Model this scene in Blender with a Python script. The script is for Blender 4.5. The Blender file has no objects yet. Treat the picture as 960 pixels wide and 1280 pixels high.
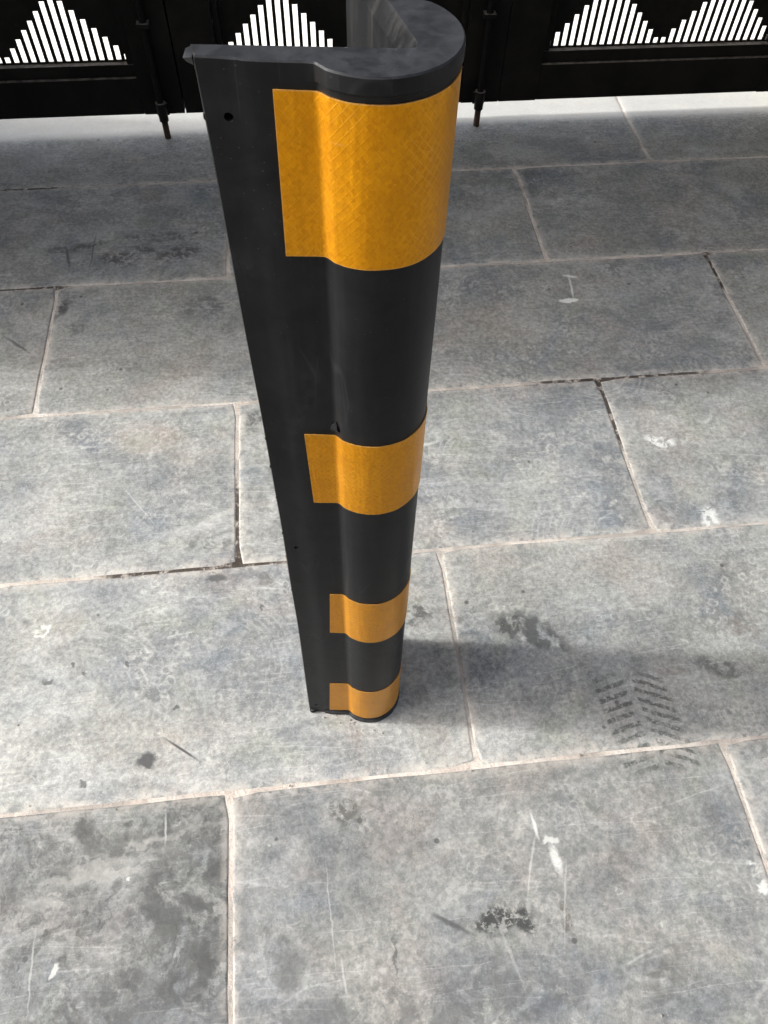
import bpy, bmesh, math, random
from mathutils import Vector, Matrix, noise as mnoise
random.seed(7)
scene = bpy.context.scene
COL = scene.collection
RAD = math.radians

# ------------------------------------------------------------------ camera
cam_d = bpy.data.cameras.new("camera")
cam = bpy.data.objects.new("camera", cam_d)
COL.objects.link(cam)
fw = Vector((0.075415, 0.548905, -0.832476)); rt = Vector((0.994173, -0.105872, 0.020255)); up = Vector((0.077018, 0.829153, 0.553691))
m = Matrix((rt, up, -fw)).transposed().to_4x4()
m.translation = Vector((0, 0, 1.22))
cam.matrix_world = m
cam_d.sensor_fit = 'VERTICAL'; cam_d.sensor_height = 36.0; cam_d.sensor_width = 27.0
cam_d.lens = 953.58 / 1280 * 36.0
cam_d.clip_start = 0.02; cam_d.clip_end = 2000
cam_d.dof.use_dof = False
scene.camera = cam

# ------------------------------------------------------------------ light
SUN_EL = 34.0
SUN_BEHIND = 8.5           # degrees the sun stands behind the line of the gate, seen from the left
sun_dir = Vector((-math.cos(RAD(SUN_BEHIND)) * math.cos(RAD(SUN_EL)), math.sin(RAD(SUN_BEHIND)) * math.cos(RAD(SUN_EL)), math.sin(RAD(SUN_EL))))
sl = bpy.data.lights.new("sun", 'SUN'); sl.energy = 1.0; sl.angle = RAD(3.0); sl.color = (0.985, 1.0, 0.97)
so = bpy.data.objects.new("sun", sl); COL.objects.link(so)
so.rotation_euler = sun_dir.to_track_quat('Z', 'Y').to_euler(); so.location = (-6, 2, 6)
world = bpy.data.worlds.new("World"); scene.world = world; world.use_nodes = True
wn = world.node_tree.nodes; wl = world.node_tree.links
sky = wn.new('ShaderNodeTexSky'); sky.sky_type = 'NISHITA'; sky.sun_disc = False
sky.sun_elevation = RAD(SUN_EL); sky.sun_rotation = math.atan2(sun_dir.x, sun_dir.y)
sky.air_density = 0.75; sky.dust_density = 4.6; sky.ozone_density = 0.0
hz = wn.new('ShaderNodeHueSaturation'); hz.inputs['Saturation'].default_value = 0.45      # thin milky cloud: a paler sky all over
wl.new(sky.outputs[0], hz.inputs['Color']); wl.new(hz.outputs[0], wn['Background'].inputs[0]); wn['Background'].inputs[1].default_value = 0.15
scene.view_settings.view_transform = 'Standard'; scene.view_settings.look = 'None'
scene.view_settings.gamma = 1.0; scene.view_settings.exposure = 1.82
scene.render.engine = 'CYCLES'
scene.cycles.max_bounces = 6

# ------------------------------------------------------------------ helpers
class NT:
    """small helper that wires shader nodes"""
    def __init__(self, name):
        self.mat = bpy.data.materials.new(name); self.mat.use_nodes = True
        self.t = self.mat.node_tree; self.n = self.t.nodes; self.l = self.t.links
        self.bsdf = self.n['Principled BSDF']
        self.pos = self.n.new('ShaderNodeNewGeometry').outputs['Position']
    def put(self, sock, v):
        if isinstance(v, bpy.types.NodeSocket): self.l.new(v, sock)
        elif isinstance(v, (tuple, list)) and len(v) == 3 and sock.type == 'RGBA': sock.default_value = (*v, 1)
        else: sock.default_value = v
    def math(self, op, a, b=None, c=None, clamp=False):
        if a is None: return None
        n = self.n.new('ShaderNodeMath'); n.operation = op; n.use_clamp = clamp
        for i, v in enumerate((a, b, c)):
            if v is not None: self.put(n.inputs[i], v)
        return n.outputs[0]
    def vmath(self, op, a, b=None, scale=None):
        n = self.n.new('ShaderNodeVectorMath'); n.operation = op
        self.put(n.inputs[0], a)
        if b is not None: self.put(n.inputs[1], b)
        if scale is not None: self.put(n.inputs['Scale'], scale)
        return n.outputs['Value'] if op in ('LENGTH', 'DISTANCE', 'DOT_PRODUCT') else n.outputs[0]
    def xf(self, v, loc=(0, 0, 0), rot=0.0, scale=(1, 1, 1), kind='POINT', rot3=None):
        n = self.n.new('ShaderNodeMapping'); n.vector_type = kind
        self.put(n.inputs[0], v); n.inputs[1].default_value = loc
        n.inputs[2].default_value = rot3 if rot3 else (0, 0, rot); n.inputs[3].default_value = scale
        return n.outputs[0]
    def noise(self, v, scale, detail=4, rough=0.55, dist=0.0, color=False):
        n = self.n.new('ShaderNodeTexNoise'); self.put(n.inputs['Vector'], v)
        n.inputs['Scale'].default_value = scale; n.inputs['Detail'].default_value = detail
        n.inputs['Roughness'].default_value = rough; n.inputs['Distortion'].default_value = dist
        if color:            # as a vector, without an implicit conversion
            sc_ = self.n.new('ShaderNodeSeparateColor'); self.l.new(n.outputs['Color'], sc_.inputs[0])
            cv = self.n.new('ShaderNodeCombineXYZ')
            for i in range(3): self.l.new(sc_.outputs[i], cv.inputs[i])
            return cv.outputs[0]
        return n.outputs['Fac']
    def voro(self, v, scale, feature='F1', rnd=1.0, out='Distance'):
        n = self.n.new('ShaderNodeTexVoronoi'); n.feature = feature; self.put(n.inputs['Vector'], v)
        n.inputs['Scale'].default_value = scale; n.inputs['Randomness'].default_value = rnd
        return n.outputs[out]
    def ramp(self, v, a, b, lo=0.0, hi=1.0):
        n = self.n.new('ShaderNodeMapRange'); n.interpolation_type = 'SMOOTHSTEP'
        self.put(n.inputs[0], v)
        if a > b: a, b, lo, hi = b, a, hi, lo
        for i, x in zip((1, 2, 3, 4), (a, b, lo, hi)): n.inputs[i].default_value = x
        return n.outputs[0]
    def mix(self, f, a, b, mode='MIX'):
        n = self.n.new('ShaderNodeMix'); n.data_type = 'RGBA'; n.blend_type = mode
        self.put(n.inputs[0], f); self.put(n.inputs[6], a); self.put(n.inputs[7], b)
        return n.outputs[2]
    def sep(self, v):
        n = self.n.new('ShaderNodeSeparateXYZ'); self.put(n.inputs[0], v); return n.outputs
    def attr(self, name, kind='GEOMETRY'):
        n = self.n.new('ShaderNodeAttribute'); n.attribute_type = kind; n.attribute_name = name
        return n
    def bump(self, h, strength, dist, prev=None):
        n = self.n.new('ShaderNodeBump'); self.put(n.inputs['Height'], h)
        n.inputs['Strength'].default_value = strength; n.inputs['Distance'].default_value = dist
        if prev is not None: self.l.new(prev, n.inputs['Normal'])
        return n.outputs[0]
    def set(self, **k):
        for key, v in k.items(): self.put(self.bsdf.inputs[key.replace('_', ' ')], v)
        return self.mat

def link(name, me, mats=(), parent=None, **props):
    o = bpy.data.objects.new(name, me)
    for mt in (mats if isinstance(mats, (list, tuple)) else [mats]): me.materials.append(mt)
    COL.objects.link(o)
    if parent: o.parent = parent
    for k, v in props.items(): o[k] = v
    return o

def from_bm(name, bm, mats=(), parent=None, smooth=None, **props):
    me = bpy.data.meshes.new(name); bm.to_mesh(me); bm.free()
    if smooth is not None:
        for f in me.polygons: f.use_smooth = True
        me.set_sharp_from_angle(angle=RAD(smooth))
    return link(name, me, mats, parent, **props)

def box(bm, x0, x1, y0, y1, z0, z1, bev=0.0):
    b2 = bmesh.new()
    bmesh.ops.create_cube(b2, size=1.0, matrix=Matrix.Translation(((x0+x1)/2, (y0+y1)/2, (z0+z1)/2)) @ Matrix.Diagonal((x1-x0, y1-y0, z1-z0, 1)))
    if bev: bmesh.ops.bevel(b2, geom=b2.edges[:], offset=bev, segments=2, affect='EDGES', profile=0.7)
    tmp = bpy.data.meshes.new("t"); b2.to_mesh(tmp); b2.free(); bm.from_mesh(tmp); bpy.data.meshes.remove(tmp)

def empty(name, loc=(0, 0, 0), **props):
    o = bpy.data.objects.new(name, None); COL.objects.link(o); o.location = loc
    for k, v in props.items(): o[k] = v
    return o

# ------------------------------------------------------------------ materials
K = 1.0
def stone_material(ya=-9.0, yb=9.0):
    """the slabs' stone; YA to YB is the stretch of ground whose own stains this copy carries"""
    N = NT("slate_stone")
    P = N.pos
    def here(y, reach): return ya - reach < y * K < yb + reach
    tone = N.attr("tone", 'OBJECT').outputs['Fac']
    mott = N.attr("mottle", 'OBJECT').outputs['Fac']
    edge = N.attr("edge").outputs['Fac']
    rnd = N.n.new('ShaderNodeObjectInfo').outputs['Random']
    shift = N.n.new('ShaderNodeCombineXYZ')
    N.put(shift.inputs[2], N.math('MULTIPLY', rnd, 40.0))
    Q = N.vmath('ADD', P, shift.outputs[0])            # each slab cut from another part of the rock
    warp = N.vmath('SUBTRACT', N.noise(P, 9.0, 3, 0.6, color=True), (0.5, 0.5, 0.5))
    fine = N.vmath('SUBTRACT', N.noise(P, 70.0, 2, 0.65, color=True), (0.5, 0.5, 0.5))
    wob = N.vmath('ADD', N.vmath('SCALE', warp, scale=0.05), N.vmath('SCALE', fine, scale=0.020))
    PW = N.vmath('ADD', P, wob)
    PF = N.vmath('ADD', P, N.vmath('ADD', N.vmath('SCALE', warp, scale=0.008), N.vmath('SCALE', fine, scale=0.005)))
    # rock colour
    big = N.noise(Q, 3.0, 4, 0.58, 0.8)
    mid = N.noise(Q, 13.0, 4, 0.62, 0.8)
    gr = N.noise(Q, 120.0, 3, 0.7)
    gr2 = N.noise(Q, 330.0, 3, 0.7)
    c = N.mix(N.ramp(big, 0.36, 0.64), (0.195, 0.204, 0.212), (0.290, 0.288, 0.266))
    c = N.mix(N.math('MULTIPLY', N.ramp(mid, 0.46, 0.68), 0.48), c, (0.365, 0.360, 0.335))
    hue = N.noise(Q, 6.5, 4, 0.6, 0.5)
    c = N.mix(N.math('MULTIPLY', N.ramp(hue, 0.52, 0.66), 0.36), c, (0.345, 0.295, 0.265))
    c = N.mix(N.math('MULTIPLY', N.ramp(hue, 0.46, 0.33), 0.36), c, (0.180, 0.212, 0.255))
    hue2 = N.noise(N.xf(Q, loc=(7, 3, 1)), 9.0, 4, 0.6, 0.5)
    c = N.mix(N.math('MULTIPLY', N.ramp(hue2, 0.54, 0.68), 0.36), c, (0.285, 0.300, 0.238))
    c = N.mix(N.math('MULTIPLY', N.ramp(hue2, 0.42, 0.30), 0.45), c, (0.145, 0.150, 0.152))
    # centimetre-sized cloudy cells and pale rims left by water
    cell = N.voro(N.vmath('ADD', Q, N.vmath('SCALE', fine, scale=0.014)), 52.0)
    cm = N.ramp(N.noise(Q, 8.0, 3, 0.6), 0.46, 0.62)
    ringm = N.math('MULTIPLY', N.math('MULTIPLY', N.ramp(cell, 0.22, 0.34), N.ramp(cell, 0.52, 0.40)), cm)
    c = N.mix(N.math('MULTIPLY', ringm, 0.50), c, (0.47, 0.455, 0.425))
    lace = N.noise(N.vmath('ADD', Q, wob), 48.0, 4, 0.80, 0.3)
    c = N.mix(N.ramp(lace, 0.36, 0.64, 0.0, 0.36), N.mix(1.0, c, (0.80, 0.80, 0.81), 'MULTIPLY'), N.mix(1.0, c, (1.50, 1.49, 1.46), 'MULTIPLY'))
    # pale scuffed haze, in clouds and in brushed streaks
    cloud = N.ramp(N.noise(N.xf(PW, rot=0.6, scale=(1, 1.8, 1)), 4.5, 5, 0.66, 1.2), 0.42, 0.68)
    c = N.mix(N.math('MULTIPLY', cloud, 0.50), c, (0.440, 0.438, 0.425))
    m3 = N.sep(N.noise(P, 3.6, 3, 0.6, 0.8, color=True))
    m4 = N.sep(N.noise(N.xf(P, loc=(4, 9, 0)), 7.0, 3, 0.6, color=True))
    PS = N.vmath('ADD', P, N.vmath('SCALE', warp, scale=0.03))
    streaks = None
    for rot, sx, msk, seed in ((0.35, 26, m3[0], 0.0), (-0.75, 34, m3[1], 7.0), (1.35, 30, m3[2], 13.0), (2.2, 40, m4[0], 21.0)):
        v = N.xf(PS, loc=(seed, seed, 0), rot=rot, scale=(4, 4 * sx, 1))
        st = N.ramp(N.noise(v, 1.6, 3, 0.62), 0.53, 0.70)
        st = N.math('MULTIPLY', st, N.ramp(msk, 0.49, 0.64))
        streaks = st if streaks is None else N.math('MAXIMUM', streaks, st)
    c = N.mix(N.math('MULTIPLY', streaks, 0.26), c, (0.52, 0.515, 0.50))
    # hair scratches
    hair = None
    PH = N.vmath('ADD', P, N.vmath('SCALE', warp, scale=0.010))
    for rot, sc, seed, ln, msk in ((0.2, 16.0, 3.0, 0.10, m4[1]), (1.25, 19.0, 9.0, 0.10, m4[2]), (-0.9, 18.0, 15.0, 0.08, m3[0]), (1.70, 13.0, 31.0, 0.12, m3[2])):
        v = N.xf(PH, loc=(seed, seed * .7, 0), rot=rot, scale=(ln, 1, 1))
        st = N.ramp(N.voro(v, sc, 'DISTANCE_TO_EDGE'), 0.012, 0.002)
        st = N.math('MULTIPLY', st, N.ramp(msk, 0.53, 0.62))
        hair = st if hair is None else N.math('MAXIMUM', hair, st)
    c = N.mix(N.math('MULTIPLY', hair, 0.26), c, (0.60, 0.59, 0.57))
    # grain: light and dark mineral specks
    c = N.mix(N.ramp(gr, 0.34, 0.66, 0.0, 0.5), N.mix(1.0, c, (0.68, 0.68, 0.69), 'MULTIPLY'), N.mix(1.0, c, (1.36, 1.35, 1.33), 'MULTIPLY'))
    c = N.mix(N.math('MULTIPLY', N.ramp(gr2, 0.58, 0.72), 0.48), c, (0.50, 0.49, 0.48))
    c = N.mix(N.math('MULTIPLY', N.ramp(gr2, 0.42, 0.30), 0.50), c, (0.09, 0.09, 0.095))
    flecks = N.ramp(N.voro(PW, 60.0), 0.16, 0.05)
    c = N.mix(N.math('MULTIPLY', N.math('MULTIPLY', flecks, N.ramp(mid, 0.5, 0.62)), 0.45), c, (0.52, 0.51, 0.49))
    # pitted, stained surface of the older slabs
    pit = N.ramp(N.noise(N.vmath('ADD', Q, wob), 11.0, 5, 0.70, 0.7), 0.49, 0.60)
    dots = N.ramp(N.voro(N.vmath('ADD', Q, N.vmath('SCALE', fine, scale=0.016)), 40.0), 0.34, 0.14)
    dk = N.math('MULTIPLY', N.math('MAXIMUM', pit, N.math('MULTIPLY', dots, N.ramp(big, 0.38, 0.50))), mott)
    dk = N.math('MULTIPLY', dk, N.ramp(lace, 0.30, 0.62, 1.0, 0.45))
    c = N.mix(dk, c, (0.060, 0.061, 0.060))
    speck = N.ramp(N.voro(N.xf(P, loc=(3, 8, 0)), 17.0), 0.085, 0.055)
    c = N.mix(N.math('MULTIPLY', N.math('MULTIPLY', speck, N.ramp(N.noise(P, 5.0, 2), 0.48, 0.55)), 0.75), c, (0.05, 0.05, 0.05))

    def blob(x, y, rx, ry, rot=0.0, inner=0.55, outer=1.15, w=1.0):
        if not here(y, 1.5 * max(rx, ry) + .03): return None
        v = N.xf(PW if w == 1.0 else (PF if w else P), loc=(x * K, y * K, 0), rot=rot, scale=(rx, ry, 1), kind='TEXTURE')
        v = N.xf(v, scale=(1, 1, 0))
        return N.ramp(N.vmath('LENGTH', v), outer, inner)
    spongy = N.ramp(N.noise(P, 60.0, 5, 0.7, 0.5), 0.42, 0.56)
    spongy2 = N.ramp(N.noise(P, 28.0, 5, 0.7, 0.5), 0.44, 0.56)
    # dark oil and rubber stains where they lie
    def dark(mask, amt, col=(0.055, 0.055, 0.055)):
        nonlocal c
        if mask is None: return
        c = N.mix(N.math('MULTIPLY', mask, amt), c, col)
    dark(blob(-.313, .372, .020, .014), .95, (0.045, 0.045, 0.047))
    dark(blob(-.303, .366, .009, .008), .8)
    for x, y, r in ((-.403, .347, .007), (-.481, .519, .010), (-.441, .539, .005), (-.424, .524, .005), (-.35, .53, .004), (-.27, .455, .004), (-.12, .62, .004)):
        dark(blob(x, y, r, r * .8), .8)
    dark(blob(-.256, .385, .047, .0028, -.64, .3, 1.0, 0), .95, (0.04, 0.04, 0.04))
    dark(N.math('MULTIPLY', blob(-.311, .487, .040, .012, -.3), spongy), .45)
    dark(N.math('MULTIPLY', blob(-.206, .691, .022, .010), spongy2), .75)
    dark(N.math('MULTIPLY', blob(-.121, .676, .024, .016), spongy2), .55, (0.08, 0.07, 0.062))
    dark(N.math('MULTIPLY', blob(.345, .53, .080, .030, -.5), N.ramp(N.noise(P, 28.0, 5, 0.7, 0.5), 0.38, 0.54)), .85)
    dark(N.math('MULTIPLY', blob(.305, .545, .03, .02, -.5), spongy), .8)
    dark(N.math('MULTIPLY', blob(.143, .58, .035, .018), spongy2), .85)
    dark(N.math('MULTIPLY', blob(.215, .575, .012, .010), spongy2), .8)
    dark(N.math('MULTIPLY', blob(.641, .434, .045, .022, -.4), spongy2), .65)
    dark(N.math('MULTIPLY', blob(.718, .504, .04, .03), spongy), .5, (0.11, 0.085, 0.072))
    dark(N.math('MULTIPLY', blob(-.008, .262, .030, .022), spongy), .80, (0.08, 0.078, 0.07))
    dark(N.math('MULTIPLY', blob(.193, .098, .036, .022, .3), N.ramp(N.noise(P, 75.0, 4, 0.75), .42, .52)), 1.0, (0.045, 0.045, 0.045))
    dark(N.math('MULTIPLY', blob(.234, .094, .018, .020), N.ramp(N.noise(P, 75.0, 4, 0.75), .42, .52)), 1.0, (0.045, 0.045, 0.045))
    dark(blob(.131, .099, .042, .0045, -.55, .3, 1.1, .4), .75)
    dark(blob(-.094, .065, .024, .026), .62, (0.085, 0.085, 0.085))
    dark(N.math('MULTIPLY', blob(-.105, .105, .045, .03), spongy2), .6, (0.085, 0.085, 0.085))
    dark(blob(.048, .069, .0035, .030, 0, .3, 1.1), .7)
    dark(N.math('MULTIPLY', blob(.295, .091, .008, .028), spongy), .7, (0.09, 0.078, 0.07))
    dark(N.math('MULTIPLY', blob(.427, .011, .05, .05), spongy2), .45, (0.10, 0.095, 0.085))
    dark(N.math('MULTIPLY', blob(.02, -.01, .34, .055, .05), spongy2), .60, (0.09, 0.09, 0.092))
    dark(N.math('MULTIPLY', blob(-.235, .13, .085, .14, .2), N.ramp(N.noise(PW, 15.0, 5, 0.7, .6), .40, .56)), .80, (0.062, 0.063, 0.062))
    dark(N.math('MULTIPLY', blob(-.40, .22, .12, .05, .3), N.ramp(N.noise(PW, 17.0, 5, 0.7, .6), .44, .58)), .6, (0.07, 0.07, 0.07))
    dark(N.math('MULTIPLY', blob(-.36, .05, .12, .06, .2), spongy2), .55, (0.085, 0.085, 0.083))
    dark(blob(-.398, .283, .020, .015), .75)
    dark(N.math('MULTIPLY', blob(-.31, .262, .11, .03), spongy), .5, (0.08, 0.08, 0.075))
    for x, y, a, b, r in ((-.262, .068, .018, .012, .2), (-.225, .16, .02, .01, -.3), (-.29, .15, .022, .008, -.6), (-.34, .2, .01, .012, 0), (-.27, .205, .025, .012, .4), (-.2, .2, .015, .03, 0), (-.32, .085, .02, .012, 0), (-.215, .085, .012, .04, 0)):
        dark(blob(x, y, a, b, r), .6, (0.06, 0.06, 0.06))
    dark(N.math('MULTIPLY', blob(-.2, .765, .09, .022, .1), spongy2), .6, (0.075, 0.08, 0.07))
    dark(N.math('MULTIPLY', blob(-.456, 1.6, .055, .035), spongy), .85)
    dark(N.math('MULTIPLY', blob(-.393, 1.635, .035, .025), spongy), .75)
    dark(N.math('MULTIPLY', blob(-.318, 1.607, .06, .035, .2), spongy), .85)
    dark(N.math('MULTIPLY', blob(-.34, 1.68, .14, .020), spongy), .55)
    dark(N.math('MULTIPLY', blob(-.56, 1.655, .09, .014, .12), spongy), .75)
    dark(blob(-.578, 1.618, .005, .055, .22, .3, 1.1, .4), .8)
    dark(blob(-.521, 1.635, .003, .08, -.03, .3, 1.1, .4), .7)
    dark(N.math('MULTIPLY', blob(-.572, 1.433, .022, .040, -.1), spongy2), .95)
    dark(blob(-.652, 1.322, .055, .0045, -.75, .3, 1.1, .4), .75)
    dark(N.math('MULTIPLY', blob(-.25, 1.41, .06, .045), spongy), .55)
    dark(blob(-.268, 1.691, .007, .006), .8)
    dark(N.math('MULTIPLY', blob(-.134, 1.053, .02, .04, -.5), spongy), .75)
    dark(N.math('MULTIPLY', blob(.62, 1.90, .25, .05), spongy2), .30)
    dark(N.math('MULTIPLY', blob(-.53, 1.36, .03, .02), spongy), .55)
    # tyre print: two rows of slanting lugs
    if here(.367, .12):
        tv = N.xf(N.vmath('ADD', P, N.vmath('SCALE', fine, scale=0.007)), loc=(.489 * K, .367 * K, 0), rot=.0, scale=(1, 1, 1), kind='TEXTURE')
        tx, ty, _ = N.sep(tv)
        tx = N.math('ADD', tx, N.math('MULTIPLY', ty, 0.12))
        ax = N.math('ABSOLUTE', tx)
        side = N.math('GREATER_THAN', tx, 0.0)
        ph = N.math('ADD', N.math('MULTIPLY', N.math('SUBTRACT', ty, N.math('MULTIPLY', side, 0.006)), 57.0), N.math('MULTIPLY', ax, N.math('ADD', 13.0, N.math('MULTIPLY', side, 14.0))))
        fr = N.math('FRACT', ph)
        lug = N.math('MULTIPLY', N.ramp(fr, 0.10, 0.22), N.ramp(fr, 0.66, 0.54))
        lug = N.math('MULTIPLY', lug, N.ramp(ax, 0.004, 0.008))
        lug = N.math('MULTIPLY', lug, N.ramp(ax, 0.064, 0.056))
        lug = N.math('MULTIPLY', lug, N.math('MULTIPLY', N.ramp(ty, 0.095, 0.045), N.ramp(ty, -0.098, -0.08)))
        lug = N.math('MULTIPLY', lug, N.math('MULTIPLY', N.ramp(N.noise(P, 120.0, 4, 0.7), 0.36, 0.56), N.ramp(N.noise(P, 22.0, 3, 0.6), 0.26, 0.46)))
        dark(lug, .82, (0.045, 0.049, 0.045))
    # wheel scrub arcs (fine parallel pale lines)
    def arcs(x, y, r0, r1, a, half, freq, amt):
        nonlocal c
        if not here(y, r1): return
        v = N.xf(N.vmath('ADD', P, N.vmath('SCALE', warp, scale=0.012)), loc=(x * K, y * K, 0), rot=a, kind='TEXTURE')
        v = N.xf(v, scale=(1, 1, 0))
        L = N.vmath('LENGTH', v); s = N.sep(v)
        ang = N.math('ABSOLUTE', N.math('ARCTAN2', s[1], s[0]))
        w = N.math('SINE', N.math('MULTIPLY', L, freq))
        w = N.ramp(w, 0.0, 0.9)
        w = N.math('MULTIPLY', w, N.math('MULTIPLY', N.ramp(L, r0, r0 + .02), N.ramp(L, r1, r1 - .02)))
        w = N.math('MULTIPLY', w, N.ramp(ang, half, half * .6))
        w = N.math('MULTIPLY', w, N.ramp(N.noise(P, 38.0, 4, 0.7), 0.42, 0.62))
        c = N.mix(N.math('MULTIPLY', w, amt), c, (0.48, 0.475, 0.46))
    arcs(.30, .93, .03, .13, 2.4, 1.0, 620, .32)
    arcs(.62, 1.13, .02, .12, -1.2, 1.2, 560, .35)
    arcs(.30, 1.02, .06, .20, 1.2, .7, 500, .35)
    arcs(-.20, .52, .06, .17, .4, .9, 620, .20)
    arcs(-.44, .47, .08, .18, .9, .8, 560, .25)
    arcs(.52, .70, .05, .16, 2.9, .8, 600, .30)
    # white paint and lime spots
    def white(mask, amt, col=(0.66, 0.655, 0.63)):
        nonlocal c
        if mask is None: return
        c = N.mix(N.math('MULTIPLY', mask, amt), c, col)
    white(N.math('MULTIPLY', blob(.298, .168, .0075, .026, .12, .4, 1.2, .5), N.ramp(lace, .36, .56, .45, 1.0)), .75)
    white(blob(.290, .192, .012, .007), .6)
    white(blob(.277, .216, .0035, .024, .1, .3, 1.1, .5), .75)
    white(blob(.262, .165, .0022, .06, -.35, .3, 1.1, .4), .30)
    white(N.math('MULTIPLY', blob(.59, .122, .017, .009, -.3), spongy), .85)
    white(blob(.598, .098, .008, .010), .9)
    white(blob(.634, 1.448, .022, .005, -.3, .4, 1.2, .4), .7)
    white(blob(.628, 1.41, .0035, .05, -.1, .4, 1.1, .4), .6)
    white(blob(.615, 1.364, .020, .009), .85)
    white(N.math('MULTIPLY', blob(.736, .735, .022, .03, .3), spongy), .7)
    white(N.math('MULTIPLY', blob(.70, .925, .035, .014, -.3), spongy), .75)
    white(blob(-.413, .102, .006, .012, -.3), .7)
    white(blob(-.323, .205, .004, .004), .8)
    white(N.math('MULTIPLY', blob(-.505, .615, .012, .014), spongy), .9)
    white(blob(-.447, .10, .0018, .065, .05, .3, 1.1, .2), .36)
    white(blob(-.275, .27, .0022, .03, .05, .3, 1.1, .2), .45)
    white(blob(.172, .953, .09, .006, .20, .3, 1.1, .4), .45)
    white(blob(-.355, .862, .075, .0020, -.95, .3, 1.1, .2), .22)
    white(blob(-.038, .13, .0016, .085, .04, .3, 1.1, .2), .24)
    white(blob(-.025, .05, .0022, .03, .1, .3, 1.1, .4), .30)
    white(blob(.206, .06, .003, .06, .25, .3, 1.1, .6), .18)
    white(blob(.30, .115, .002, .07, -.25, .3, 1.1, .4), .24)
    white(N.math('MULTIPLY', blob(-.37, .215, .12, .03, .28), N.ramp(N.noise(N.xf(PW, rot=-.28, scale=(2, 14, 1)), 2.5, 4, 0.6), .48, .62)), .5, (0.45, 0.44, 0.41))
    white(N.math('MULTIPLY', blob(-.29, .245, .14, .02, .1), N.ramp(N.noise(N.xf(PW, rot=-.1, scale=(2, 14, 1)), 2.5, 4, 0.6), .48, .62)), .5, (0.45, 0.43, 0.40))
    white(blob(-.36, 1.03, .08, .05), .14, (0.42, 0.30, 0.24))
    white(N.math('MULTIPLY', blob(-.2, .82, .12, .06), cloud), .40, (0.46, 0.44, 0.43))
    # mortar smeared over the slab edges, a few rust-brown washes
    smear = N.math('MULTIPLY', N.ramp(edge, 0.10, 1.0), N.ramp(N.noise(P, 34.0, 4, 0.72, 0.6), 0.40, 0.60))
    c = N.mix(N.math('MULTIPLY', smear, 0.62), c, (0.46, 0.42, 0.38))
    # sunlit strip beyond the gate line, painted into the stones as a paler colour
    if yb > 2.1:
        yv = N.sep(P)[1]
        light_and_dust = N.ramp(N.math('ADD', yv, N.math('MULTIPLY', N.sep(warp)[0], 0.02)), 2.118, 2.150)
        c = N.mix(N.math('MULTIPLY', light_and_dust, 0.75), c, (0.43, 0.42, 0.395))
    # slab tone
    tn = N.n.new('ShaderNodeCombineColor')
    for i in range(3): N.put(tn.inputs[i], tone)
    c = N.mix(1.0, c, tn.outputs[0], 'MULTIPLY')
    c = N.mix(1.0, c, (0.965, 0.985, 0.985), 'MULTIPLY')
    h = N.math('ADD', N.math('MULTIPLY', gr, 0.7), N.math('MULTIPLY', mid, 1.2))
    b = N.bump(h, 0.35, 0.0022)
    b = N.bump(N.noise(P, 7.0, 1, 0.5), 0.25, 0.010, b)
    r = N.math('ADD', 0.50, N.math('MULTIPLY', N.ramp(mid, 0.35, 0.65), 0.20))
    return N.set(Base_Color=c, Roughness=r, Normal=b, Specular_IOR_Level=0.40)

def mortar_material():
    N = NT("lime_mortar")
    P = N.pos
    n1 = N.noise(P, 18.0, 5, 0.65, 0.5); n2 = N.noise(P, 160.0, 4, 0.7)
    c = N.mix(N.ramp(n1, 0.38, 0.62), (0.42, 0.372, 0.330), (0.52, 0.480, 0.435))
    c = N.mix(N.math('MULTIPLY', N.ramp(n2, 0.5, 0.7), 0.6), c, (0.34, 0.26, 0.21))
    c = N.mix(N.math('MULTIPLY', N.ramp(N.noise(P, 6.0, 4, 0.65), 0.46, 0.60), 0.75), c, (0.27, 0.245, 0.22))
    # lengths of joint where the mortar has washed out and dirt fills the gap
    PW = N.vmath('ADD', P, N.vmath('SCALE', N.vmath('SUBTRACT', N.noise(P, 40.0, 3, 0.6, color=True), (0.5, 0.5, 0.5)), scale=0.05))
    brk = N.ramp(N.noise(N.xf(P, loc=(2, 2, 0)), 45.0, 4, 0.7), 0.36, 0.52, 0.25, 0.95)
    for x, y, rx, ry, rot in ((-.245, .712, .175, .03, 0), (.665, 1.109, .20, .03, 0), (.605, 1.02, .03, .11, .10), (-.167, .81, .03, .10, 0), (.995, 1.44, .03, .075, 0), (-.76, 1.905, .15, .012, 0), (-.66, 1.51, .10, .03, 0)):
        v = N.xf(N.xf(PW, loc=(x, y, 0), rot=rot, scale=(rx, ry, 1), kind='TEXTURE'), scale=(1, 1, 0))
        c = N.mix(N.math('MULTIPLY', N.ramp(N.vmath('LENGTH', v), 1.15, 0.8), brk), c, (0.045, 0.036, 0.030))
    b = N.bump(N.math('ADD', n2, n1), 0.7, 0.004)
    return N.set(Base_Color=c, Roughness=0.9, Normal=b, Specular_IOR_Level=0.2)

def concrete_material():
    N = NT("pale_concrete")
    P = N.pos
    c = N.mix(N.noise(P, 3.0, 6, 0.65), (0.60, 0.58, 0.54), (0.74, 0.72, 0.68))
    c = N.mix(N.math('MULTIPLY', N.ramp(N.noise(P, 60.0, 4, 0.7), 0.55, 0.7), 0.3), c, (0.45, 0.43, 0.40))
    return N.set(Base_Color=c, Roughness=0.9, Normal=N.bump(N.noise(P, 90.0, 4, 0.7), 0.4, 0.004))

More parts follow.
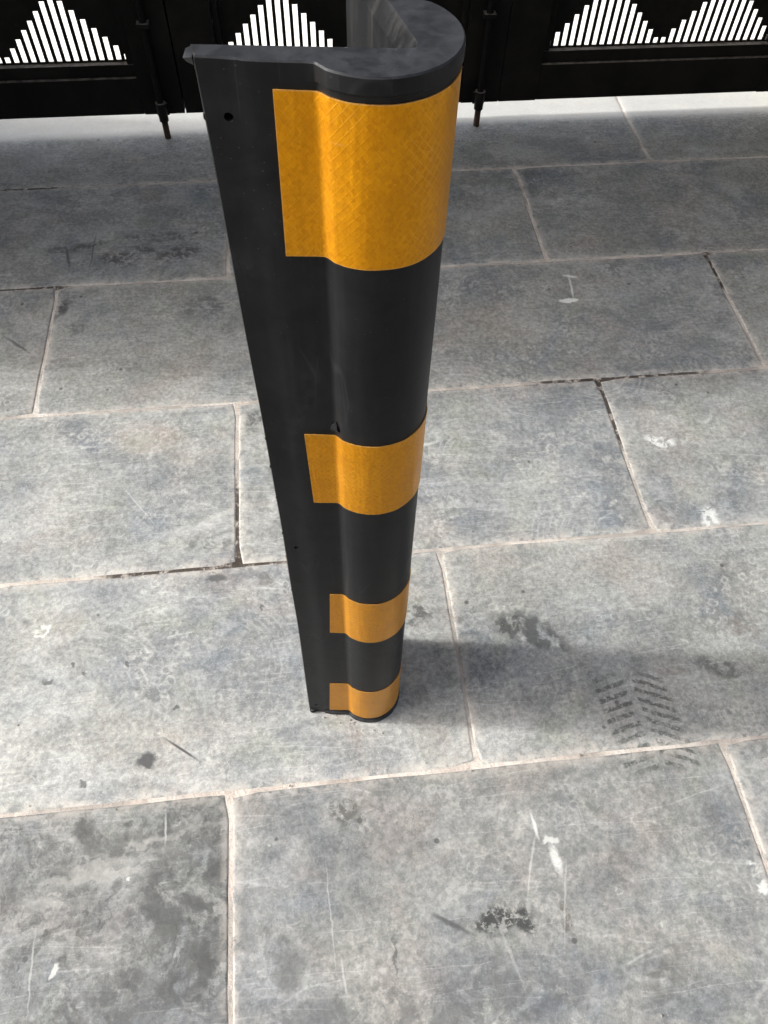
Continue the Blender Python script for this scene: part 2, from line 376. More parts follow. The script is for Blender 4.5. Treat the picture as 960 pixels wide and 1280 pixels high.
def rubber_material(inner=False):
    N = NT("grimy_rubber_back" if inner else "black_rubber")
    P = N.pos
    n1 = N.noise(P, 24.0, 5, 0.65, 0.6)
    c = N.mix(N.ramp(n1, 0.35, 0.65), (0.0050, 0.0054, 0.0062), (0.0092, 0.0096, 0.0106))
    nz = N.sep(N.n.new('ShaderNodeNewGeometry').outputs['Normal'])[2]
    topf = N.ramp(nz, 0.5, 0.9)
    # dusty upward faces, with the sky's bluish sheen painted into the tint
    light_and_dust = N.math('MULTIPLY', topf, N.ramp(N.noise(P, 70.0, 5, 0.7, 0.4), 0.30, 0.72, 0.25, 0.85))
    c = N.mix(N.math('MULTIPLY', light_and_dust, 0.40), c, (0.090, 0.096, 0.110))
    st = N.noise(N.xf(P, scale=(60, 60, 3)), 1.0, 5, 0.65)
    streak = N.ramp(st, 0.46, 0.66)
    c = N.mix(N.math('MULTIPLY', streak, 0.32 if inner else 0.10), c, (0.060, 0.058, 0.054) if inner else (0.035, 0.035, 0.037))
    scr = N.ramp(N.voro(N.xf(P, rot3=(0.5, 0.3, 0.2), scale=(40, 40, 5)), 1.0, 'DISTANCE_TO_EDGE'), 0.02, 0.004)
    scr = N.math('MULTIPLY', scr, N.ramp(N.noise(P, 16.0, 2), 0.55, 0.65))
    c = N.mix(N.math('MULTIPLY', scr, 0.06), c, (0.12, 0.12, 0.125))
    sp = N.ramp(N.voro(P, 150.0), 0.09, 0.05)
    c = N.mix(N.math('MULTIPLY', sp, 0.12), c, (0.20, 0.20, 0.20))
    smg = N.math('MULTIPLY', N.ramp(N.noise(N.xf(P, scale=(9, 9, 4)), 1.0, 5, 0.7, 0.8), 0.48, 0.70), N.ramp(N.noise(P, 90.0, 3, 0.7), 0.36, 0.60))
    c = N.mix(N.math('MULTIPLY', smg, 0.22), c, (0.050, 0.050, 0.052))
    b = N.bump(N.noise(P, 260.0, 3, 0.6), 0.12, 0.0006)
    b = N.bump(N.noise(P, 14.0, 3, 0.5), 0.20, 0.004, b)
    r = N.math('ADD', 0.34, N.math('ADD', N.math('MULTIPLY', n1, 0.20), N.math('MULTIPLY', smg, 0.12)))
    return N.set(Base_Color=c, Roughness=r, Normal=b, Specular_IOR_Level=0.14)

def film_material():
    N = NT("amber_prismatic_film")
    uv = N.n.new('ShaderNodeUVMap'); uv.uv_map = "film"
    U = uv.outputs[0]; P = N.pos
    U2 = N.vmath('ADD', U, N.vmath('SCALE', N.vmath('SUBTRACT', N.noise(U, 60.0, 2, 0.5, color=True), (0.5, 0.5, 0.5)), scale=0.004))
    vo = N.n.new('ShaderNodeTexVoronoi'); N.put(vo.inputs['Vector'], N.xf(U2, scale=(1, .8, 1))); vo.inputs['Scale'].default_value = 460.0
    sc_ = N.n.new('ShaderNodeSeparateColor'); N.l.new(vo.outputs['Color'], sc_.inputs[0])
    cell = sc_.outputs[0]
    c = N.mix(cell, (0.52, 0.205, 0.001), (0.63, 0.272, 0.002))  # prism sparkle, partly painted as a lighter amber per cell
    c = N.mix(N.math('MULTIPLY', N.ramp(N.noise(U, 30.0, 3, 0.6), 0.40, 0.66), 0.35), c, (0.46, 0.185, 0.002))
    # diamond seal lattice of the sheeting
    lat = None
    for a in (RAD(40), RAD(-40)):
        x = N.sep(N.xf(U, rot=a))[0]
        f = N.math('ABSOLUTE', N.math('SUBTRACT', N.math('FRACT', N.math('MULTIPLY', x, 215.0)), 0.5))
        sq = N.ramp(f, 0.11, 0.05)
        lat = sq if lat is None else N.math('MAXIMUM', lat, sq)
    lm = N.math('MULTIPLY', lat, N.ramp(N.noise(U, 20.0, 3, 0.6), 0.40, 0.66, 0.05, 0.60))
    c = N.mix(N.math('MULTIPLY', lm, 0.40), c, (0.74, 0.40, 0.06))
    # the cut edge of the film and a few rubs show whitish
    e = N.attr("rim").outputs['Fac']
    c = N.mix(N.math('MULTIPLY', N.ramp(e, 0.35, 0.9), 0.30), c, (0.60, 0.42, 0.22))
    rub = N.ramp(N.noise(N.xf(U, rot=0.9, scale=(1, 9, 1)), 30.0, 3, 0.65), 0.66, 0.76)
    c = N.mix(N.math('MULTIPLY', rub, 0.22), c, (0.66, 0.45, 0.20))
    dirt = N.math('MULTIPLY', N.ramp(N.noise(U, 140.0, 3, 0.7), 0.66, 0.74), N.ramp(N.noise(U, 18.0, 2), 0.5, 0.62))
    c = N.mix(N.math('MULTIPLY', dirt, 0.5), c, (0.20, 0.085, 0.004))
    h = N.math('ADD', N.math('MULTIPLY', cell, 0.55), N.math('MULTIPLY', lat, 0.25))
    b = N.bump(h, 0.34, 0.0008)
    b = N.bump(N.noise(N.xf(U, scale=(85, 9.0, 1)), 1.0, 2, 0.5, 0.2), 0.40, 0.0030, b)
    return N.set(Base_Color=c, Metallic=0.55, Roughness=N.math('ADD', 0.30, N.math('MULTIPLY', cell, 0.10)), Normal=b, Specular_IOR_Level=0.22)

def gate_material():
    N = NT("black_gate_paint")
    P = N.pos
    n1 = N.noise(P, 9.0, 5, 0.65, 0.5)
    c = N.mix(N.ramp(n1, 0.4, 0.65), (0.0048, 0.0046, 0.0040), (0.0090, 0.0082, 0.0070))
    nz = N.sep(N.n.new('ShaderNodeNewGeometry').outputs['Normal'])[2]
    d = N.math('MULTIPLY', N.ramp(nz, 0.4, 0.9), N.ramp(N.noise(P, 50.0, 4, 0.7), 0.3, 0.7, .3, 1))  # dusty upward faces, light on the ledges painted in as a paler colour
    c = N.mix(N.math('MULTIPLY', d, 0.85), c, (0.22, 0.195, 0.165))
    rs = N.math('MULTIPLY', N.ramp(N.noise(P, 30.0, 5, 0.7), 0.60, 0.72), 0.5)
    c = N.mix(rs, c, (0.020, 0.014, 0.010))
    b = N.bump(N.noise(P, 120.0, 4, 0.6), 0.15, 0.001)
    return N.set(Base_Color=c, Roughness=N.math('ADD', 0.42, N.math('MULTIPLY', n1, 0.2)), Normal=b, Specular_IOR_Level=0.10)

def rust_material():
    N = NT("rusty_bolt_steel")
    P = N.pos
    z = N.sep(P)[2]
    w = N.ramp(N.math('ADD', z, N.math('MULTIPLY', N.noise(P, 90.0, 4, 0.7), 0.05)), 0.10, 0.05)
    c = N.mix(w, (0.0032, 0.0030, 0.0027), N.mix(N.noise(P, 140.0, 4, 0.7), (0.022, 0.015, 0.012), (0.050, 0.030, 0.021)))
    return N.set(Base_Color=c, Roughness=0.7, Normal=N.bump(N.noise(P, 200.0, 4, 0.7), 0.4, 0.001), Specular_IOR_Level=0.12)

def plaster_material():
    N = NT("grey_wall_plaster")
    P = N.pos
    c = N.mix(N.noise(P, 2.5, 6, 0.65), (0.24, 0.235, 0.225), (0.36, 0.35, 0.33))
    return N.set(Base_Color=c, Roughness=0.85, Normal=N.bump(N.noise(P, 60.0, 5, 0.7), 0.4, 0.004))

def plain_material(name, col, rough):
    N = NT(name)
    c = N.mix(N.noise(N.pos, 30.0, 3), col, tuple(x * 1.5 for x in col))
    return N.set(Base_Color=c, Roughness=rough)

MORTAR = mortar_material(); CONCRETE = concrete_material()
RUBBER = rubber_material(); RUBBER_IN = rubber_material(True); FILM = film_material()
GATE = gate_material(); RUST = rust_material(); PLASTER = plaster_material()

# ------------------------------------------------------------------ the ground
def sheet(name, x0, x1, y0, y1, z, mat, parent=None, **props):
    bm = bmesh.new()
    bm.faces.new([bm.verts.new(v) for v in ((x0, y0, z), (x1, y0, z), (x1, y1, z), (x0, y1, z))])
    return from_bm(name, bm, mat, parent, **props)
sheet("ground", -600, 600, -600, 600, -0.06, CONCRETE, kind='structure')
bm = bmesh.new(); box(bm, -60, 60, 2.312, 14, -0.055, 0.0)
from_bm("road", bm, CONCRETE, kind='structure')

XL, XR, YB = -2.6, 2.9, -1.28
paving = None
bm = bmesh.new(); box(bm, XL - 2.2, XR + 2.2, YB - 1.5, 2.31, -0.058, -0.0013)
# a finely divided top so that the mortar is not dead level
paving = from_bm("paving", bm, MORTAR, kind='structure')

STONES = {}
def wob(x, y, s):
    return mnoise.noise(Vector((x * 9.0, y * 9.0, s)))
def slab(x0, x1, y0, y1, corner, tone, mottle, gap, z, tilt, round_l=0.0):
    """one sawn stone: uneven arrises, a worn bevel, and an edge band for smeared mortar"""
    cx, cy = (x0 + x1) / 2, (y0 + y1) / 2
    hw, hh = (x1 - x0) / 2 - gap / 2, (y1 - y0) / 2 - gap / 2
    pts = []
    def side(ax, ay, bx, by):
        n = max(3, int(math.hypot(bx - ax, by - ay) / 0.03))
        for i in range(n):
            pts.append((ax + (bx - ax) * i / n, ay + (by - ay) * i / n))
    r = 0.006
    side(-hw + r, -hh, hw - r, -hh); side(hw, -hh + r, hw, hh - r); side(hw - r, hh, -hw + r, hh); side(-hw, hh - r, -hw, -hh + r)
    s = random.uniform(0, 50)
    bm = bmesh.new()
    el = bm.verts.layers.float.new("edge")
    rings = []
    for inset, dz, ev in ((0.0, -0.03, 1.0), (0.0, -0.0016, 1.0), (0.0014, -0.0005, 1.0), (0.004, 0.0, 0.85), (0.022, 0.0, 0.0)):
        ring = []
        for (px, py) in pts:
            k = 0.0013 * wob(px + cx, py + cy, s) + 0.0010 * wob((px + cx) * 4, (py + cy) * 4, s + 9)
            chip = max(0.0, wob((px + cx) * 2.3, (py + cy) * 2.3, s + 30) - 0.55) * 0.012
            i_ = inset - k + (chip if inset < 0.02 else 0)
            qx = px * (1 - i_ / hw) if hw else px; qy = py * (1 - i_ / hh)
            v = bm.verts.new((qx, qy, dz + z + tilt * qx)); v[el] = ev
            ring.append(v)
        rings.append(ring)
    n = len(pts)
    for a, b in zip(rings, rings[1:]):
        for i in range(n):
            bm.faces.new((a[i], a[(i + 1) % n], b[(i + 1) % n], b[i]))
    bm.faces.new(rings[-1])
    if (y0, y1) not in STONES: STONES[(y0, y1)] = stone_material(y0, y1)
    o = from_bm("paving_slab", bm, STONES[(y0, y1)], paving)
    for f in o.data.polygons: f.use_smooth = True
    o.data.set_sharp_from_angle(angle=RAD(50))
    o.location = (cx, cy, 0)
    o["tone"] = tone; o["mottle"] = mottle
    return o
row_y = [-1.28, -.884, -.485, -.0868, .3121, .7116, 1.1093, 1.5098, 1.9075, 2.306]
seams = {2: [-1.392, -.59, .21, 1.0, 1.80], 3: [-1.78, -.978, -.179, .609, 1.41], 4: [-1.40, -.617, .206, 1.01, 1.81], 5: [-1.77, -.968, -.169, .615, 1.41],
         6: [-1.39, -.588, .211, .998, 1.80], 7: [-1.78, -.985, -.192, .591, 1.39], 8: [-1.39, .19, .976, 1.78]}
special = {(3, -.978): (.74, .90), (3, -.179): (.83, .25), (3, .609): (.84, .12), (4, -.617): (1.10, .05), (4, .206): (1.06, .10), (4, 1.01): (1.0, .1),
           (5, -.968): (1.10, .0), (5, -.169): (1.07, .03), (5, .615): (1.08, .04), (6, -.588): (.95, .05), (6, .211): (1.0, .05), (6, .998): (.95, .1), (6, -1.39): (.95, .2),
           (7, -.985): (.92, .15), (7, -.192): (.94, .08), (7, .591): (.90, .08)}
for r in range(len(row_y) - 1):
    ss = seams.get(r) or ([-1.78, -.978, -.179, .62, 1.42] if r % 2 else [-1.39, -.59, .21, 1.01, 1.81])
    xs = [XL] + ss + [XR]
    for a, b in zip(xs, xs[1:]):
        tone, mot = special.get((r, a), (random.uniform(.86, .96), random.choice((0, .05, .15))))
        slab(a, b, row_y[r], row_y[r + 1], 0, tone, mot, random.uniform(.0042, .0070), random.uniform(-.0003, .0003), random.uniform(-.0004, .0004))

# ------------------------------------------------------------------ corner guard
H = 1.018
guard = empty("corner_guard", (0.045, 0.44, 0), label="tall black rubber corner guard with four amber reflective bands standing on stone paving", category="corner guard")
C2 = Vector((0.0478, 0.4475)); MD = Vector((0.744, -0.668)).normalized(); RC = 0.0474
def mirror(p):
    d = Vector(p) - C2; a = d.dot(MD)
    return C2 + MD * (2 * a) - d
def catmull(ps, n):
    out = []
    for i in range(len(ps) - 1):
        p0 = Vector(ps[max(i - 1, 0)]); p1 = Vector(ps[i]); p2 = Vector(ps[i + 1]); p3 = Vector(ps[min(i + 2, len(ps) - 1)])
        for k in range(n):
            t = k / n
            out.append(0.5 * ((2 * p1) + (-p0 + p2) * t + (2 * p0 - 5 * p1 + 4 * p2 - p3) * t * t + (-p0 + 3 * p1 - 3 * p2 + p3) * t ** 3))
    out.append(Vector(ps[-1]))
    return out
def circ(a): return C2 + Vector((math.cos(a), math.sin(a))) * RC
mid_a = math.atan2(MD.y, MD.x)
a0 = RAD(-128)
arm = [Vector((-.0512, .4290)), Vector((-.0506, .4272)), Vector((-.0490, .42690)), Vector((-.0380, .42500)), Vector((-.0280, .42290)), Vector((-.0258, .42190)), Vector((-.0150, .4200)), Vector((-.004, .4187)), Vector((.0060, .4177))]
fil = catmull([(.0060, .4177), (.0113, .4169), (.0140, .4155), (.0163, .4130), tuple(circ(a0)), tuple(circ(a0 + .12))], 4)[4:]
half = arm + fil[:-1] if (arm[-1] - fil[0]).length > 1e-6 else arm[:-1] + fil[:-1]
n_arc = 22
arc_half = [circ(a0 + .12 + (mid_a - a0 - .12) * i / n_arc) for i in range(n_arc + 1)]
front = half + arc_half
front = front + [mirror(p) for p in reversed(front[:-1])]
I2 = Vector((.0690, .4285))
u_in = Vector((-.0522, .4408)) - I2; u_in.normalize()
inner_half = [Vector((-.0522, .4408)), Vector((-.0516, .43985 + .0018))]
inner_arm = [I2 + u_in * d for d in (.1225, .095, .07, .045, .022, .012)]
corner_in = catmull([tuple(I2 + u_in * .012), tuple(I2 + u_in * .0045 - MD * .0006), tuple(I2 - MD * .0030)], 3)[1:]
in1 = inner_arm + corner_in
inner = in1 + [mirror(p) for p in reversed(in1[:-1])]
NF = len(front)
outline = front + list(reversed(inner))                    # closed loop, counter-clockwise or not is fixed later
def normals(loop, closed=True):
    res = []
    n = len(loop)
    for i in range(n):
        a = loop[i - 1] if (closed or i > 0) else loop[i]; b = loop[(i + 1) % n] if (closed or i < n - 1) else loop[i]
        t = (b - a).normalized(); res.append(Vector((t.y, -t.x)))
    return res
ON = normals(outline)
def dist_c(p): return (p - C2).length
wB = [0.0] * len(outline)                                   # 1 on the round nose
wI = [min(1.0, max(0.0, (p.y - .4315) / .006)) if (i >= NF and p.x > .03) else 0.0 for i, p in enumerate(outline)]   # inner face of the rear flange
wF = [0.0] * len(outline)                                   # 1 from the bevel line inwards
for i in range(NF):
    k = min(i, NF - 1 - i)
    p = front[k]
    wB[i] = min(1.0, max(0.0, (p.x - .010) / .005))
    wF[i] = min(1.0, max(0.0, (p.x + .0265) / .0015))
def bow(z): return math.sin(math.pi * min(1, max(0, z / H)))
def warp2(p, z):
    """the old rubber is not quite straight: its flanges bow a few millimetres"""
    k = max(0.0, (.012 - p.x) / .063)
    q = p + Vector((.0042 * bow(z) * k, -.0006 * bow(z) * k))
    w = .0009 * mnoise.noise(Vector((p.x * 8, p.y * 8, z * 7)))
    k2 = max(0.0, (p.y - .50) / .05)
    return q + Vector((w * k + .002 * bow(z) * k2, w * .6))
def ring_off(z):
    """(everywhere, on the nose, from the bevel line) outward offsets at this height"""
    if z < .0095: return (0, .0024, .0024)
    if z < .0125: return (0, -.0004, -.0012)
    if z < .0165: return (0, -.0010, -.0014)
    if z > H - .0105: return (0, .0016, 0)
    return (0, 0, 0)
zs = [0.0, .0015, .0090, .0105, .0130, .0160, .0190]
zs += [.019 + (H - .0125 - .019) * i / 40 for i in range(1, 41)] + [H - .0107, H - .0095, H - .0025, H - .0009, H]
bm = bmesh.new(); rings = []
for z in zs:
    oa, ob, of = ring_off(z)
    ins = {0.0: -.0012, H: -.0011, H - .0009: -.0002}.get(z, 0.0)
    ring = []
    for i, p in enumerate(outline):
        off = oa + ob * wB[i] + of * (wF[i] - wB[i] if wF[i] > wB[i] else 0) + ins
        off += .0055 * wI[i] * min(1.0, max(0.0, (H - .0012 - z) / .0095))
        q = warp2(p + ON[i] * off, z)
        ring.append(bm.verts.new((q.x, q.y, z)))
    rings.append(ring)
n = len(outline)
for a, b in zip(rings, rings[1:]):
    for i in range(n):
        f = bm.faces.new((a[i], a[(i + 1) % n], b[(i + 1) % n], b[i]))
        if i >= NF: f.material_index = 1
bm.faces.new(list(reversed(rings[0]))); bm.faces.new(rings[-1])
bmesh.ops.recalc_face_normals(bm, faces=bm.faces[:])
body = from_bm("rubber_body", bm, [RUBBER, RUBBER_IN], guard)
body.location = -Vector(guard.location)
# screw holes are really drilled through the flange
cut_bm = bmesh.new()
for z, x in ((.986, -.0370), (.520, -.0345), (.032, -.0390)):
    for rad, d0, d1 in ((.0027, -.02, .03),):
        c0 = Vector((x, .4244 + (-.038 - x) * .0, z)) 
        mt = Matrix.Translation(c0) @ Matrix.Rotation(RAD(90), 4, 'X')
        bmesh.ops.create_cone(cut_bm, cap_ends=True, segments=14, radius1=rad, radius2=rad, depth=.06, matrix=mt)
cme = bpy.data.meshes.new("cut"); cut_bm.to_mesh(cme); cut_bm.free()
cut = bpy.data.objects.new("cut", cme); COL.objects.link(cut)
md = body.modifiers.new("b", 'BOOLEAN'); md.operation = 'DIFFERENCE'; md.object = cut; md.solver = 'EXACT'
bpy.context.view_layer.update()
dg = bpy.context.evaluated_depsgraph_get()
newme = bpy.data.meshes.new_from_object(body.evaluated_get(dg), depsgraph=dg)
body.modifiers.clear()
if len(newme.polygons) > 500: body.data = newme
bpy.data.objects.remove(cut)
for f in body.data.polygons: f.use_smooth = True
body.data.set_sharp_from_angle(angle=RAD(24))
body.location = -Vector(guard.location)

# mould flash left on the top corner of the flange, and a torn nick beside the second band
bm = bmesh.new()
fl = [(-.0505, .4395, H - .0012), (-.0520, .4300, H - .0020), (-.0572, .4340, H - .0040), (-.0555, .4385, H - .0014), (-.0515, .4405, H - .0006),
      (-.0505, .4395, H - .0050), (-.0515, .4300, H - .0060), (-.0555, .4343, H - .0062), (-.0545, .4385, H - .0055), (-.0515, .4405, H - .0050)]
vs = [bm.verts.new(v) for v in fl]
bmesh.ops.convex_hull(bm, input=vs)
fo = from_bm("mould_flash", bm, RUBBER, guard, smooth=40); fo.location = -Vector(guard.location)
bm = bmesh.new()
for (x, y, z, s) in ((.0126, .4152, .7262, .62),):
    for v in ((-.006, -.0002, -.006), (.007, -.004, -.010), (.002, -.0005, .010), (.0035, -.0062, -.004), (-.004, .003, .0)):
        bm.verts.new((x + v[0] * s, y + v[1] * s, z + v[2] * s))
bmesh.ops.convex_hull(bm, input=bm.verts[:])
no = from_bm("torn_nick", bm, RUBBER, guard, smooth=30); no.location = -Vector(guard.location)
# little crumbs of flash along the left edge
bm = bmesh.new()
for z, s in ((.985, .0014), (.70, .0010), (.66, .0014), (.61, .0010), (.545, .0013), (.42, .0010), (.3, .0012)):
    q = warp2(Vector((-.0512, .4292)), z)
    bmesh.ops.create_icosphere(bm, subdivisions=1, radius=s, matrix=Matrix.Translation((q.x, q.y, z)) @ Matrix.Diagonal((.8, 1, 2.2, 1)))
co = from_bm("flash_crumbs", bm, RUBBER, guard, smooth=60); co.location = -Vector(guard.location); co["kind"] = "stuff"
# rounded foot at the bottom of the flange edge
bm = bmesh.new(); bmesh.ops.create_icosphere(bm, subdivisions=2, radius=.006, matrix=Matrix.Translation((-.0455, .4270, .0045)) @ Matrix.Diagonal((1, .8, .75, 1)))
ft = from_bm("rubber_foot", bm, RUBBER, guard, smooth=60); ft.location = -Vector(guard.location)

# the film bands: a polyline along the front, resampled by arc length
def resample(poly, step):
    acc = [0.0]
    for a, b in zip(poly, poly[1:]): acc.append(acc[-1] + (b - a).length)
    total = acc[-1]; n = int(total / step); out = []; j = 0
    for i in range(n + 1):
        s = total * i / n
        while j < len(acc) - 2 and acc[j + 1] < s: j += 1
        t = (s - acc[j]) / max(1e-9, acc[j + 1] - acc[j])
        out.append((poly[j].lerp(poly[j + 1], t), s))
    return out
def band(z0, z1, xl0, xl1):
    dense = resample(front, .0012)
    pts = [p for p, s in dense]; ns = normals(pts, closed=False)
    # smooth the normals so that the film bridges the fillet
    for _ in range(3):
        ns = [((ns[max(i - 1, 0)] + ns[i] + ns[min(i + 1, len(ns) - 1)]) / 3).normalized() for i in range(len(ns))]
    i0 = next(i for i, p in enumerate(pts) if p.x > xl0)
    i1 = len(pts) - 1 - next(i for i, p in enumerate(pts) if p.x > -.012)
    idx = list(range(i0, i1 + 1))
    rows = 14
    bm = bmesh.new(); rl = bm.verts.layers.float.new("rim"); uvl = bm.loops.layers.uv.new("film")
    def grid(off):
        g = []
        for r in range(rows + 1):
            t = r / rows; row = []
            t2 = (0, .012, .03)[r] if r < 3 else (1 - (0, .012, .03)[rows - r] if r > rows - 3 else .03 + .94 * (r - 2) / (rows - 4))
            z = z0 + (z1 - z0) * t2
            for k, i in enumerate(idx):
                sh = (xl1 - xl0) * (1 - t2) if k < 8 else 0.0
                lift = .0005 * max(0, mnoise.noise(Vector((i * .09, z * 16, 3)))) if r in (0, 1, rows - 1, rows) else 0
                p = pts[i] + Vector((sh * (1 - k / 8), sh * -.13 * (1 - k / 8))) + ns[i] * (off + lift)
                q = warp2(p, z)
                zz = z + .0005 * mnoise.noise(Vector((i * .05, z * 9, 8)))
                v = bm.verts.new((q.x, q.y, zz))
                d = min(k, len(idx) - 1 - k)
                v[rl] = 1.0 if (r in (0, rows) or d == 0) else 0.0
                row.append(v)
            g.append(row)
        return g
    top = grid(.0009); bot = grid(.0001)
    uvd = {}
    for g in (top, bot):
        for r, row in enumerate(g):
            for k, v in enumerate(row): uvd[v] = (idx[k] * .0012 + z0 * 3.1, v.co.z)
    R_, K_ = rows, len(idx) - 1
    fs = []
    for r in range(R_):
        for k in range(K_):
            fs.append(bm.faces.new((top[r][k], top[r][k + 1], top[r + 1][k + 1], top[r + 1][k])))
    for k in range(K_):
        fs.append(bm.faces.new((bot[0][k], bot[0][k + 1], top[0][k + 1], top[0][k])))
        fs.append(bm.faces.new((top[R_][k], top[R_][k + 1], bot[R_][k + 1], bot[R_][k])))
    for r in range(R_):
        fs.append(bm.faces.new((bot[r][0], top[r][0], top[r + 1][0], bot[r + 1][0])))
        fs.append(bm.faces.new((top[r][K_], bot[r][K_], bot[r + 1][K_], top[r + 1][K_])))
    for f in fs:
        for lp in f.loops: lp[uvl].uv = uvd[lp.vert]
    bmesh.ops.recalc_face_normals(bm, faces=bm.faces[:])
    o = from_bm("reflective_band", bm, FILM, guard, smooth=50)
    o.location = -Vector(guard.location)
    return o
band(.8965, 1.0035, -.0115, -.0140)
band(.6110, .7135, -.0150, -.0127)
band(.3135, .4205, -.0041, -.0083)
band(.0190, .1340, -.0155, -.0195)

# ------------------------------------------------------------------ the gate
YG = 2.136                      # front of the leaves' frame
PITCH, LEAF = 0.882, 0.8785
Z0, ZT = 0.060, 2.12
def slit_sheet(name, parent, x0, x1, z0, z1, slits, y, th=.003):
    """one laser-cut steel sheet: a grid whose slit cells are left open"""
    X = sorted(set([x0, x1] + [v for s in slits for v in s[:2]])); Z = sorted(set([z0, z1] + [v for s in slits for v in s[2:]]))
    X = [v for i, v in enumerate(X) if i == 0 or v - X[i - 1] > 1e-5]; Z = [v for i, v in enumerate(Z) if i == 0 or v - Z[i - 1] > 1e-5]
    def solid(i, j):
        if i < 0 or j < 0 or i >= len(X) - 1 or j >= len(Z) - 1: return False
        cx, cz = (X[i] + X[i + 1]) / 2, (Z[j] + Z[j + 1]) / 2
        return not any(s[0] < cx < s[1] and s[2] < cz < s[3] for s in slits)
    bm = bmesh.new(); V = {}
    def v(i, j, k):
        if (i, j, k) not in V: V[(i, j, k)] = bm.verts.new((X[i], y + k * th, Z[j]))
        return V[(i, j, k)]
    for i in range(len(X) - 1):
        for j in range(len(Z) - 1):
            if not solid(i, j): continue
            bm.faces.new((v(i, j, 0), v(i + 1, j, 0), v(i + 1, j + 1, 0), v(i, j + 1, 0)))
            bm.faces.new((v(i, j + 1, 1), v(i + 1, j + 1, 1), v(i + 1, j, 1), v(i, j, 1)))
            for di, dj, a, b in ((-1, 0, (i, j), (i, j + 1)), (1, 0, (i + 1, j), (i + 1, j + 1)), (0, -1, (i, j), (i + 1, j)), (0, 1, (i, j + 1), (i + 1, j + 1))):
                if not solid(i + di, j + dj): bm.faces.new((v(*a, 0), v(*b, 0), v(*b, 1), v(*a, 1)))
    bmesh.ops.recalc_face_normals(bm, faces=bm.faces[:])
    return from_bm(name, bm, GATE, parent)
def gate_leaf(xc, label, bolted=True):
    g = empty("gate_leaf", (xc, YG, 0), label=label, category="gate", group="leaves of the black steel gate")
    w = LEAF / 2; yb = 0.045
    OW, IW = .331, .314              # half widths of the opening and of the inner step
    def part(name, fn, mat=GATE):
        bm = bmesh.new(); fn(bm); return from_bm(name, bm, mat, g)
    part("stile", lambda b: box(b, -w, -OW, 0, yb, Z0, ZT, .0022))
    part("stile", lambda b: box(b, OW, w, 0, yb, Z0, ZT, .0022))
    for z0, z1 in ((Z0 + .001, .157), (1.02, 1.13), (ZT - .10, ZT - .001)):
        part("rail", lambda b: box(b, -OW + .0005, OW - .0005, .0012, yb - .001, z0, z1, .0022))
    for z0, z1, up_ in ((.157, 1.02, False), (1.13, ZT - .10, True)):
        def mould(b):
            y0, y1 = .010, yb - .004
            box(b, -OW + .001, OW - .001, y0, y1, z0 + .0006, z0 + .0315, .0018)
            box(b, -OW + .001, OW - .001, y0, y1, z1 - .030, z1 - .0006, .0018)
            box(b, -OW + .001, -IW, y0 + .0006, y1 - .0006, z0 + .032, z1 - .0305, .0018)
            box(b, IW, OW - .001, y0 + .0006, y1 - .0006, z0 + .032, z1 - .0305, .0018)
        part("moulding", mould)
        sl = []
        base = z0 + .0355
        for k in range(-15, 16):
            # two stepped peaks side by side
            pos = k * .0217 + .01085 if k < 15 else None
            if pos is None: continue
            step = int(round(abs(abs(pos) - 7.5 * .0217) / .0217))
            lev = 8 - step
            if lev < 1: continue
            hgt = .0213 * lev - .0067
            x0_, x1_ = max(pos - .0064, -IW + .0004), min(pos + .0064, IW - .0004)
            if x1_ - x0_ < .002: continue
            if up_: sl.append((x0_, x1_, z1 - .0355 - hgt, z1 - .0355))
            else: sl.append((x0_, x1_, base, base + hgt))
        slit_sheet("slit_panel", g, -IW - .006, IW + .006, z0 + .012, z1 - .012, sl, .0275)
    # closing strip behind the joint with the next leaf
    part("closing_strip", lambda b: box(b, w - .010, w + .016, yb + .0015, yb + .0055, Z0 + .010, ZT - .01))
    if not bolted: return g
    # drop bolt with its guide and lower sleeve
    bx = w - .058
    b = bmesh.new()
    bmesh.ops.create_cone(b, cap_ends=True, segments=20, radius1=.0085, radius2=.0095, depth=.86, matrix=Matrix.Translation((bx, -.014, .001 + .43)))
    bo = from_bm("drop_bolt", b, RUST, g, smooth=50)
    b = bmesh.new()
    bmesh.ops.create_cone(b, cap_ends=True, segments=20, radius1=.0125, radius2=.0145, depth=.05, matrix=Matrix.Translation((bx, -.0145, .075)))
    box(b, bx - .017, bx + .017, -.006, -.0004, .060, .092, .001)
    from_bm("bolt_sleeve", b, GATE, bo, smooth=40)
    b = bmesh.new()
    box(b, bx - .016, bx + .016, -.026, -.0006, .288, .300, .002)
    from_bm("guide_bracket", b, GATE, bo)
    return g
XC = (-.743, .139, 1.0185)
gate_leaf(XC[0], "black steel gate leaf beyond the guard's free flange, left of the other leaves")
gate_leaf(XC[1], "black steel gate leaf directly behind the top of the corner guard")
gate_leaf(XC[2], "black steel gate leaf right of the corner guard, two whole slit triangles showing", bolted=False)

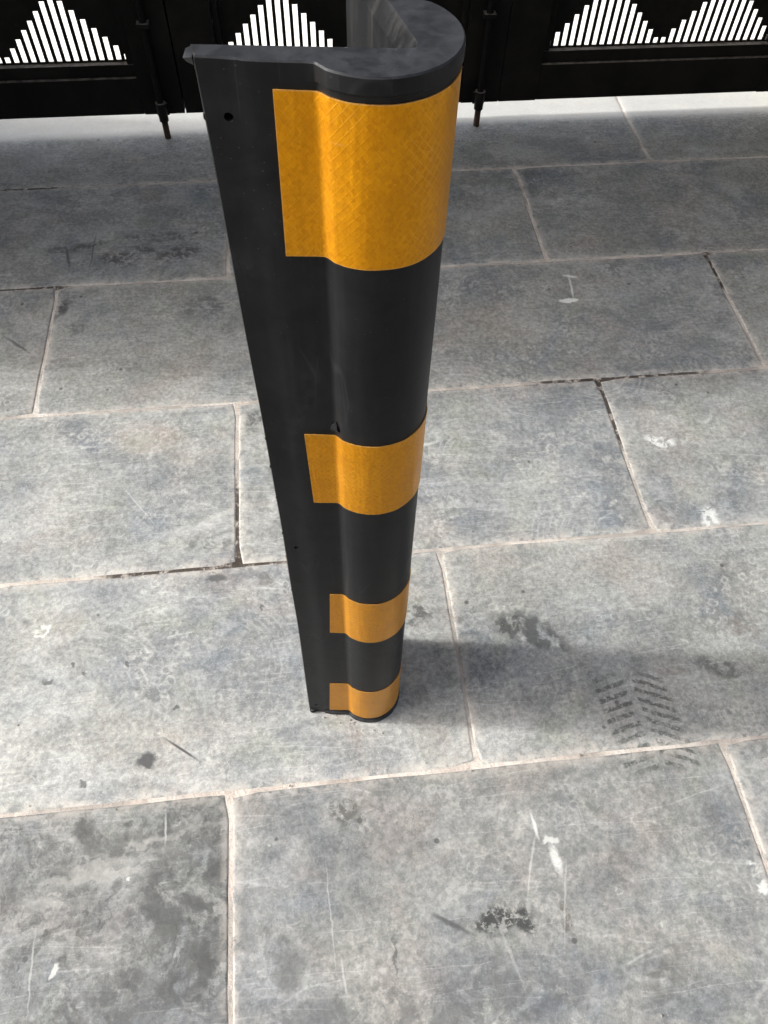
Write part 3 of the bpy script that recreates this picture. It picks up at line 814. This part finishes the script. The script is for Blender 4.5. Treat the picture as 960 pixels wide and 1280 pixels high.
# unseen masonry: pillars carry the gate, most other pieces added for shade
gw = empty("gateway", (0.138, 2.2, 0), label="grey plastered gateway framing the black steel gate, partly added for shade", category="gateway")
def masonry(name, x0, x1, y0, y1, z0, z1, par):
    bm = bmesh.new(); box(bm, x0, x1, y0, y1, z0, z1, .006)
    o = from_bm(name, bm, PLASTER, par)
    if par: o.location = -Vector(par.location)
    return o
masonry("pillar", -1.55, -1.192, 2.02, 2.34, -.03, 2.16, gw)
masonry("pillar", 1.472, 1.83, 2.02, 2.34, -.03, 2.16, gw)
masonry("shade_pier", 1.88, 2.14, 1.10, 2.018, -.03, 3.35, gw)  # added out of view to block eastern sky light near the gate
masonry("shade_pier", -1.86, -1.60, 1.42, 2.018, -.03, 3.35, gw)  # added out of view to block western light near the gate
masonry("shade_lintel", -1.56, 1.84, 2.03, 2.33, 2.162, 3.35, gw)  # made tall so that the shadow behind the gate stays unbroken
masonry("shade_canopy", -2.2, 3.2, 0.88, 2.028, 2.22, 2.34, gw)  # unseen canopy, added to cut the sky light on the floor below
w1 = masonry("unseen_wall", -11.0, -1.565, 2.06, 2.30, -.05, 3.30, None); w1["label"] = "unseen grey plastered wall added left of the gate for shade"; w1["category"] = "wall"  # unseen, its height and length chosen for the shadow it casts
w2 = masonry("unseen_wall", 1.845, 9.0, 2.06, 2.30, -.05, 3.30, None); w2["label"] = "unseen grey plastered wall running on from the right gate pillar"; w2["category"] = "wall"

# unseen garage shell, added behind the camera to dim the yard and reflections
hs = empty("shade_house", (0, -3.2, 0), label="unseen plastered shell added across the yard to shade it", category="shade_house")
masonry("shade_roof", -6.0, 6.0, -6.0, -1.90, 3.40, 3.58, hs)
masonry("wall", -6.0, 6.0, -6.0, -5.8, -.05, 3.398, hs)  # back wall of the added shade shell
masonry("wall", -4.6, -4.4, -5.79, -2.3, -.05, 3.396, hs)  # side wall of the added shade shell
masonry("wall", 4.4, 4.6, -5.79, -2.3, -.05, 3.396, hs)  # side wall of the added shade shell

# crumbs of mortar and grit lying along the joints and at the foot of the guard
gb = bmesh.new(); rg = random.Random(21)
spots = []
for _ in range(150):
    y = rg.choice(row_y[3:8]) + rg.gauss(0, .012); spots.append((rg.uniform(-.75, 1.0), y))
for _ in range(60): spots.append((rg.uniform(-.6, .9), rg.uniform(-.05, 1.3)))
for _ in range(45):
    p = front[rg.randrange(len(front))]; d = (p - C2); d = d.normalized() * (d.length + abs(rg.gauss(.006, .006)) + .003); spots.append((C2.x + d.x, C2.y + d.y))
for x, y in spots:
    r = rg.uniform(.0005, .0016) if rg.random() < .9 else rg.uniform(.0016, .0028)
    mt = Matrix.Translation((x, y, r * .45 + .0004)) @ Matrix.Rotation(rg.uniform(0, 6), 4, 'Z') @ Matrix.Diagonal((1, rg.uniform(.5, .9), rg.uniform(.5, .8), 1))
    res = bmesh.ops.create_icosphere(gb, subdivisions=1, radius=r, matrix=mt)
    for v in res['verts']: v.co += Vector((rg.gauss(0, r * .15), rg.gauss(0, r * .15), 0))
GRIT = plain_material("grit", (0.20, 0.18, 0.155), 0.9)
from_bm("grit", gb, GRIT, None, kind='stuff', label="crumbs of mortar and grit scattered along the paving joints", category="grit")
